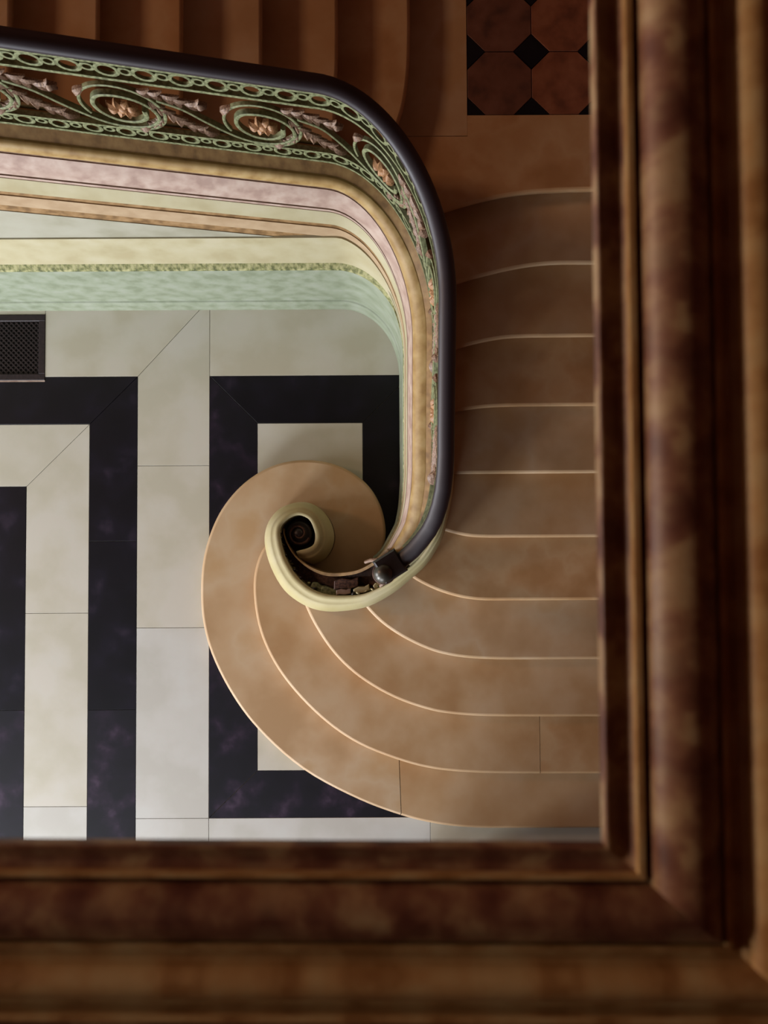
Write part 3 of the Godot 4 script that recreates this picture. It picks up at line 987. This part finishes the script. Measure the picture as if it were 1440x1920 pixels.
# ------------------------------------------------------------------ the parapet the camera looks over
func parapet() -> void:
	var p := thing("parapet", "out-of-focus moulded brown and maroon marble parapet coping along the right and bottom edges", "parapet")
	var y := 4.9
	var m := 0.000735
	var corner := Vector2(0.301, 0.413)
	var bands := []
	bands.append(["inner_cove", M.coping_marble, [[0, -0.03], [0, -0.006], [2, -0.001], [9, -0.003], [24, -0.010], [38, -0.010], [44, -0.004]]])
	bands.append(["fillet", M.coping_tan, [[44, 0.004], [46, 0.008], [55, 0.008], [57, 0.004]]])
	bands.append(["groove", M.coping_marble, [[57, -0.004], [65, -0.004]]])
	var torus := []
	for i in 13:
		var q := PI * i / 12.0
		torus.append([115 - 50 * cos(q), 0.0 + 0.040 * sin(q) + 0.008 * i / 12.0])
	bands.append(["torus_moulding", M.coping_marble, torus])
	bands.append(["fillet", M.coping_tan, [[165, 0.014], [167, 0.022], [175, 0.022], [177, 0.018]]])
	bands.append(["cove", M.coping_tan, [[177, 0.014], [184, 0.008], [194, 0.008], [204, 0.016]]])
	var cap := []
	for i in 11:
		var q := PI * i / 10.0
		cap.append([237 - 33 * cos(q), 0.014 + 0.026 * sin(q)])
	bands.append(["cap_roll", M.coping_tan, cap])
	bands.append(["outer_cove", M.coping_tan, [[270, 0.012], [278, 0.004], [288, 0.004], [295, 0.012]]])
	bands.append(["outer_fillet", M.coping_tan, [[295, 0.016], [297, 0.020], [311, 0.020], [314, 0.014]]])
	bands.append(["outer_ledge", M.coping_marble, [[314, -0.030], [420, -0.036], [426, -0.05]]])
	for b in bands:
		for run in 2:
			var rows := []
			for e in 2:
				var row := []
				var pts: Array = b[2].duplicate()
				pts.append([pts[-1][0], -0.075])
				pts.append([b[2][0][0] if b[2][0][0] > 0 else 26, -0.075])
				for q in pts:
					var u: float = q[0] * m
					var at := corner + Vector2(u * 1.25, u)
					if e == 1: at = Vector2(at.x, -4.0) if run == 0 else Vector2(-4.2, at.y - 0.0109 * (at.x + 4.2))
					row.append(v3(at, y + q[1]))
				rows.append(row)
			var g := []
			for i in rows[0].size(): g.append(1 if b[2].size() > 4 and i < b[2].size() - 1 else i + 2)
			var st := begin()
			skin(st, rows, true, g)
			obj(b[0], done(st), b[1], p)
	# the wall that carries it
	obj("parapet_wall", box(Vector3(0.575, GALLERY, -4.0), Vector3(0.67, y - 0.072, 0.80)), M.plaster, p)
	obj("parapet_wall", box(Vector3(-4.2, GALLERY, 0.758), Vector3(0.575, y - 0.072, 0.85)), M.plaster, p)


# ------------------------------------------------------------------ the hall round it
func wall_with_windows(called: String, along_x: bool, at: float, thick: float, a0: float, a1: float, y0: float, y1: float, holes: Array) -> void:
	var st := begin()
	var xs := [a0]
	for h in holes:
		xs.append(h[0])
		xs.append(h[1])
	xs.append(a1)
	var put := func(u0: float, u1: float, v0: float, v1: float) -> void:
		if u1 - u0 < 0.001 or v1 - v0 < 0.001: return
		if along_x: add_box(st, Vector3(u0, v0, at), Vector3(u1, v1, at + thick))
		else: add_box(st, Vector3(at, v0, u0), Vector3(at + thick, v1, u1))
	for i in range(0, xs.size(), 2): put.call(xs[i], xs[i + 1], y0, y1)
	for h in holes:
		put.call(h[0], h[1], y0, h[2])
		put.call(h[0], h[1], h[3], y1)
	struct(called, done(st), M.plaster)

var windows := 0
func window(along_x: bool, at: float, a0: float, a1: float, y0: float, y1: float) -> void:
	windows += 1
	var st := begin()
	var put := func(t: SurfaceTool, u0: float, u1: float, v0: float, v1: float, d: float) -> void:
		if along_x: add_box(t, Vector3(u0, v0, at - d), Vector3(u1, v1, at + d))
		else: add_box(t, Vector3(at - d, v0, u0), Vector3(at + d, v1, u1))
	put.call(st, a0, a0 + 0.07, y0, y1, 0.04)
	put.call(st, a1 - 0.07, a1, y0, y1, 0.04)
	put.call(st, a0 + 0.07, a1 - 0.07, y0, y0 + 0.07, 0.04)
	put.call(st, a0 + 0.07, a1 - 0.07, y1 - 0.07, y1, 0.04)
	for i in range(1, 3): put.call(st, lerpf(a0, a1, i / 3.0) - 0.02, lerpf(a0, a1, i / 3.0) + 0.02, y0 + 0.07, y1 - 0.07, 0.025)
	for i in range(1, 4): put.call(st, a0 + 0.07, a1 - 0.07, lerpf(y0, y1, i / 4.0) - 0.02, lerpf(y0, y1, i / 4.0) + 0.02, 0.024)
	var w := struct("window_%d" % windows, done(st), M.window_wood)
	st = begin()
	put.call(st, a0 + 0.03, a1 - 0.03, y0 + 0.03, y1 - 0.03, 0.003)
	obj("pane", done(st), M.pane, w)

func hall() -> void:
	wall_with_windows("wall_right", false, X_WALL, 0.2, Z_WALL - 0.2, Z_FRONT + 0.2, -0.25, CEILING, [])
	wall_with_windows("wall_back", true, Z_WALL - 0.2, 0.2, X_LEFT - 0.2, X_WALL, -0.25, CEILING, [])
	wall_with_windows("wall_front", true, Z_FRONT, 0.2, X_LEFT - 0.2, X_WALL, -0.25, CEILING, [[-7.6, -4.8, 0.5, 3.2], [-3.2, -0.8, 0.5, 3.2]])
	wall_with_windows("wall_left", false, X_LEFT - 0.2, 0.2, Z_WALL, Z_FRONT, -0.25, 5.0, [[0.4, 4.4, 0.5, 3.2]])
	wall_with_windows("wall_left_upper", false, X_LEFT - 0.2, 0.2, Z_WALL, Z_FRONT, 5.0, CEILING, [[-4.2, -2.2, 6.3, 8.1], [-1.2, 2.2, 6.5, 8.0]])
	window(false, X_LEFT - 0.1, 0.4, 4.4, 0.5, 3.2)
	window(true, Z_FRONT + 0.1, -7.6, -4.8, 0.5, 3.2)
	window(true, Z_FRONT + 0.1, -3.2, -0.8, 0.5, 3.2)
	window(false, X_LEFT - 0.1, -4.2, -2.2, 6.3, 8.1)
	window(false, X_LEFT - 0.1, -1.2, 2.2, 6.5, 8.0)
	struct("wall_balcony", box(Vector3(-8.45, GALLERY, -1.9), Vector3(-8.32, 6.3, 0.76)), M.plaster)
	struct("wall_pier", box(Vector3(0.14, -0.25, 2.28), Vector3(X_WALL, GALLERY - 0.12, Z_FRONT)), M.plaster)
	struct("ceiling", box(Vector3(X_LEFT - 0.2, CEILING, Z_WALL - 0.2), Vector3(X_WALL + 0.2, CEILING + 0.2, Z_FRONT + 0.2)), M.plaster)
	var st := begin()
	add_box(st, Vector3(0.56, GALLERY - 0.12, Z_WALL), Vector3(X_WALL, GALLERY, 0.76))
	add_box(st, Vector3(X_LEFT, GALLERY - 0.12, 0.76), Vector3(X_WALL, GALLERY, Z_FRONT))
	add_box(st, Vector3(X_LEFT, GALLERY - 0.12, Z_WALL), Vector3(-8.32, GALLERY, 0.76))
	struct("floor_gallery", done(st), M.gallery_stone)


# ------------------------------------------------------------------ camera and light
func eye() -> void:
	var cam := Camera3D.new()
	cam.name = "camera"
	add_child(cam)
	cam.transform = Transform3D(Basis(Vector3(0.999985, -0.000207, 0.005388), Vector3(0.005392, 0.038407, -0.999248), Vector3(0.0, 0.999262, 0.038408)).orthonormalized(), Vector3(0, 6.1538, 0))
	cam.keep_aspect = Camera3D.KEEP_HEIGHT
	var at := CameraAttributesPhysical.new()
	at.frustum_focal_length = 30.99
	at.frustum_focus_distance = 4.9
	at.exposure_aperture = 2.6
	cam.attributes = at
	cam.fov = 58.91
	cam.current = true

func daylight(called: String, at: Vector3, towards: Vector3, size: Vector2, energy: float, color: Color) -> void:
	var l := AreaLight3D.new()
	l.name = called
	add_child(l)
	l.position = at
	l.look_at(at + towards, Vector3.UP)
	l.area_size = size
	l.light_energy = energy
	l.light_color = color
	l.shadow_enabled = true
	l.set("area_range", 30.0)
	l.set("area_attenuation", 2.0)

func light() -> void:
	var we := WorldEnvironment.new()
	we.name = "environment"
	var e := Environment.new()
	e.background_mode = Environment.BG_COLOR
	e.background_color = Color(0.80, 0.88, 1.0)
	e.background_energy_multiplier = 0.5
	e.tonemap_mode = Environment.TONE_MAPPER_LINEAR
	e.tonemap_exposure = 1.04
	e.sdfgi_enabled = true
	e.ssao_enabled = true
	e.ssil_enabled = true
	we.environment = e
	add_child(we)
	daylight("daylight_left", Vector3(X_LEFT + 0.02, 1.85, 2.4), Vector3(1, 0, 0), Vector2(3.9, 2.65), 88.0, Color(0.95, 0.97, 1.0))
	daylight("daylight_front_far", Vector3(-6.2, 1.85, Z_FRONT - 0.02), Vector3(0, 0, -1), Vector2(2.7, 2.65), 120.0, Color(0.95, 0.97, 1.0))
	daylight("daylight_front_near", Vector3(-2.0, 1.85, Z_FRONT - 0.02), Vector3(0, 0, -1), Vector2(2.3, 2.65), 22.0, Color(0.95, 0.97, 1.0))
	daylight("daylight_upper_left", Vector3(X_LEFT + 0.02, 7.25, 0.5), Vector3(1, 0, 0), Vector2(3.3, 1.4), 45.0, Color(1.0, 0.93, 0.84))
	daylight("daylight_upper_back", Vector3(X_LEFT + 0.02, 7.2, -3.2), Vector3(1, 0, 0), Vector2(1.9, 1.7), 43.0, Color(1.0, 0.80, 0.66))


func _ready() -> void:
	eye()
	light()
	materials()
	plain("joint_dark", rgb(52, 28, 22), 0.9)
	hall()
	marble_floor()
	staircase()
	string_wall()
	balustrade()
	parapet()
	grille()
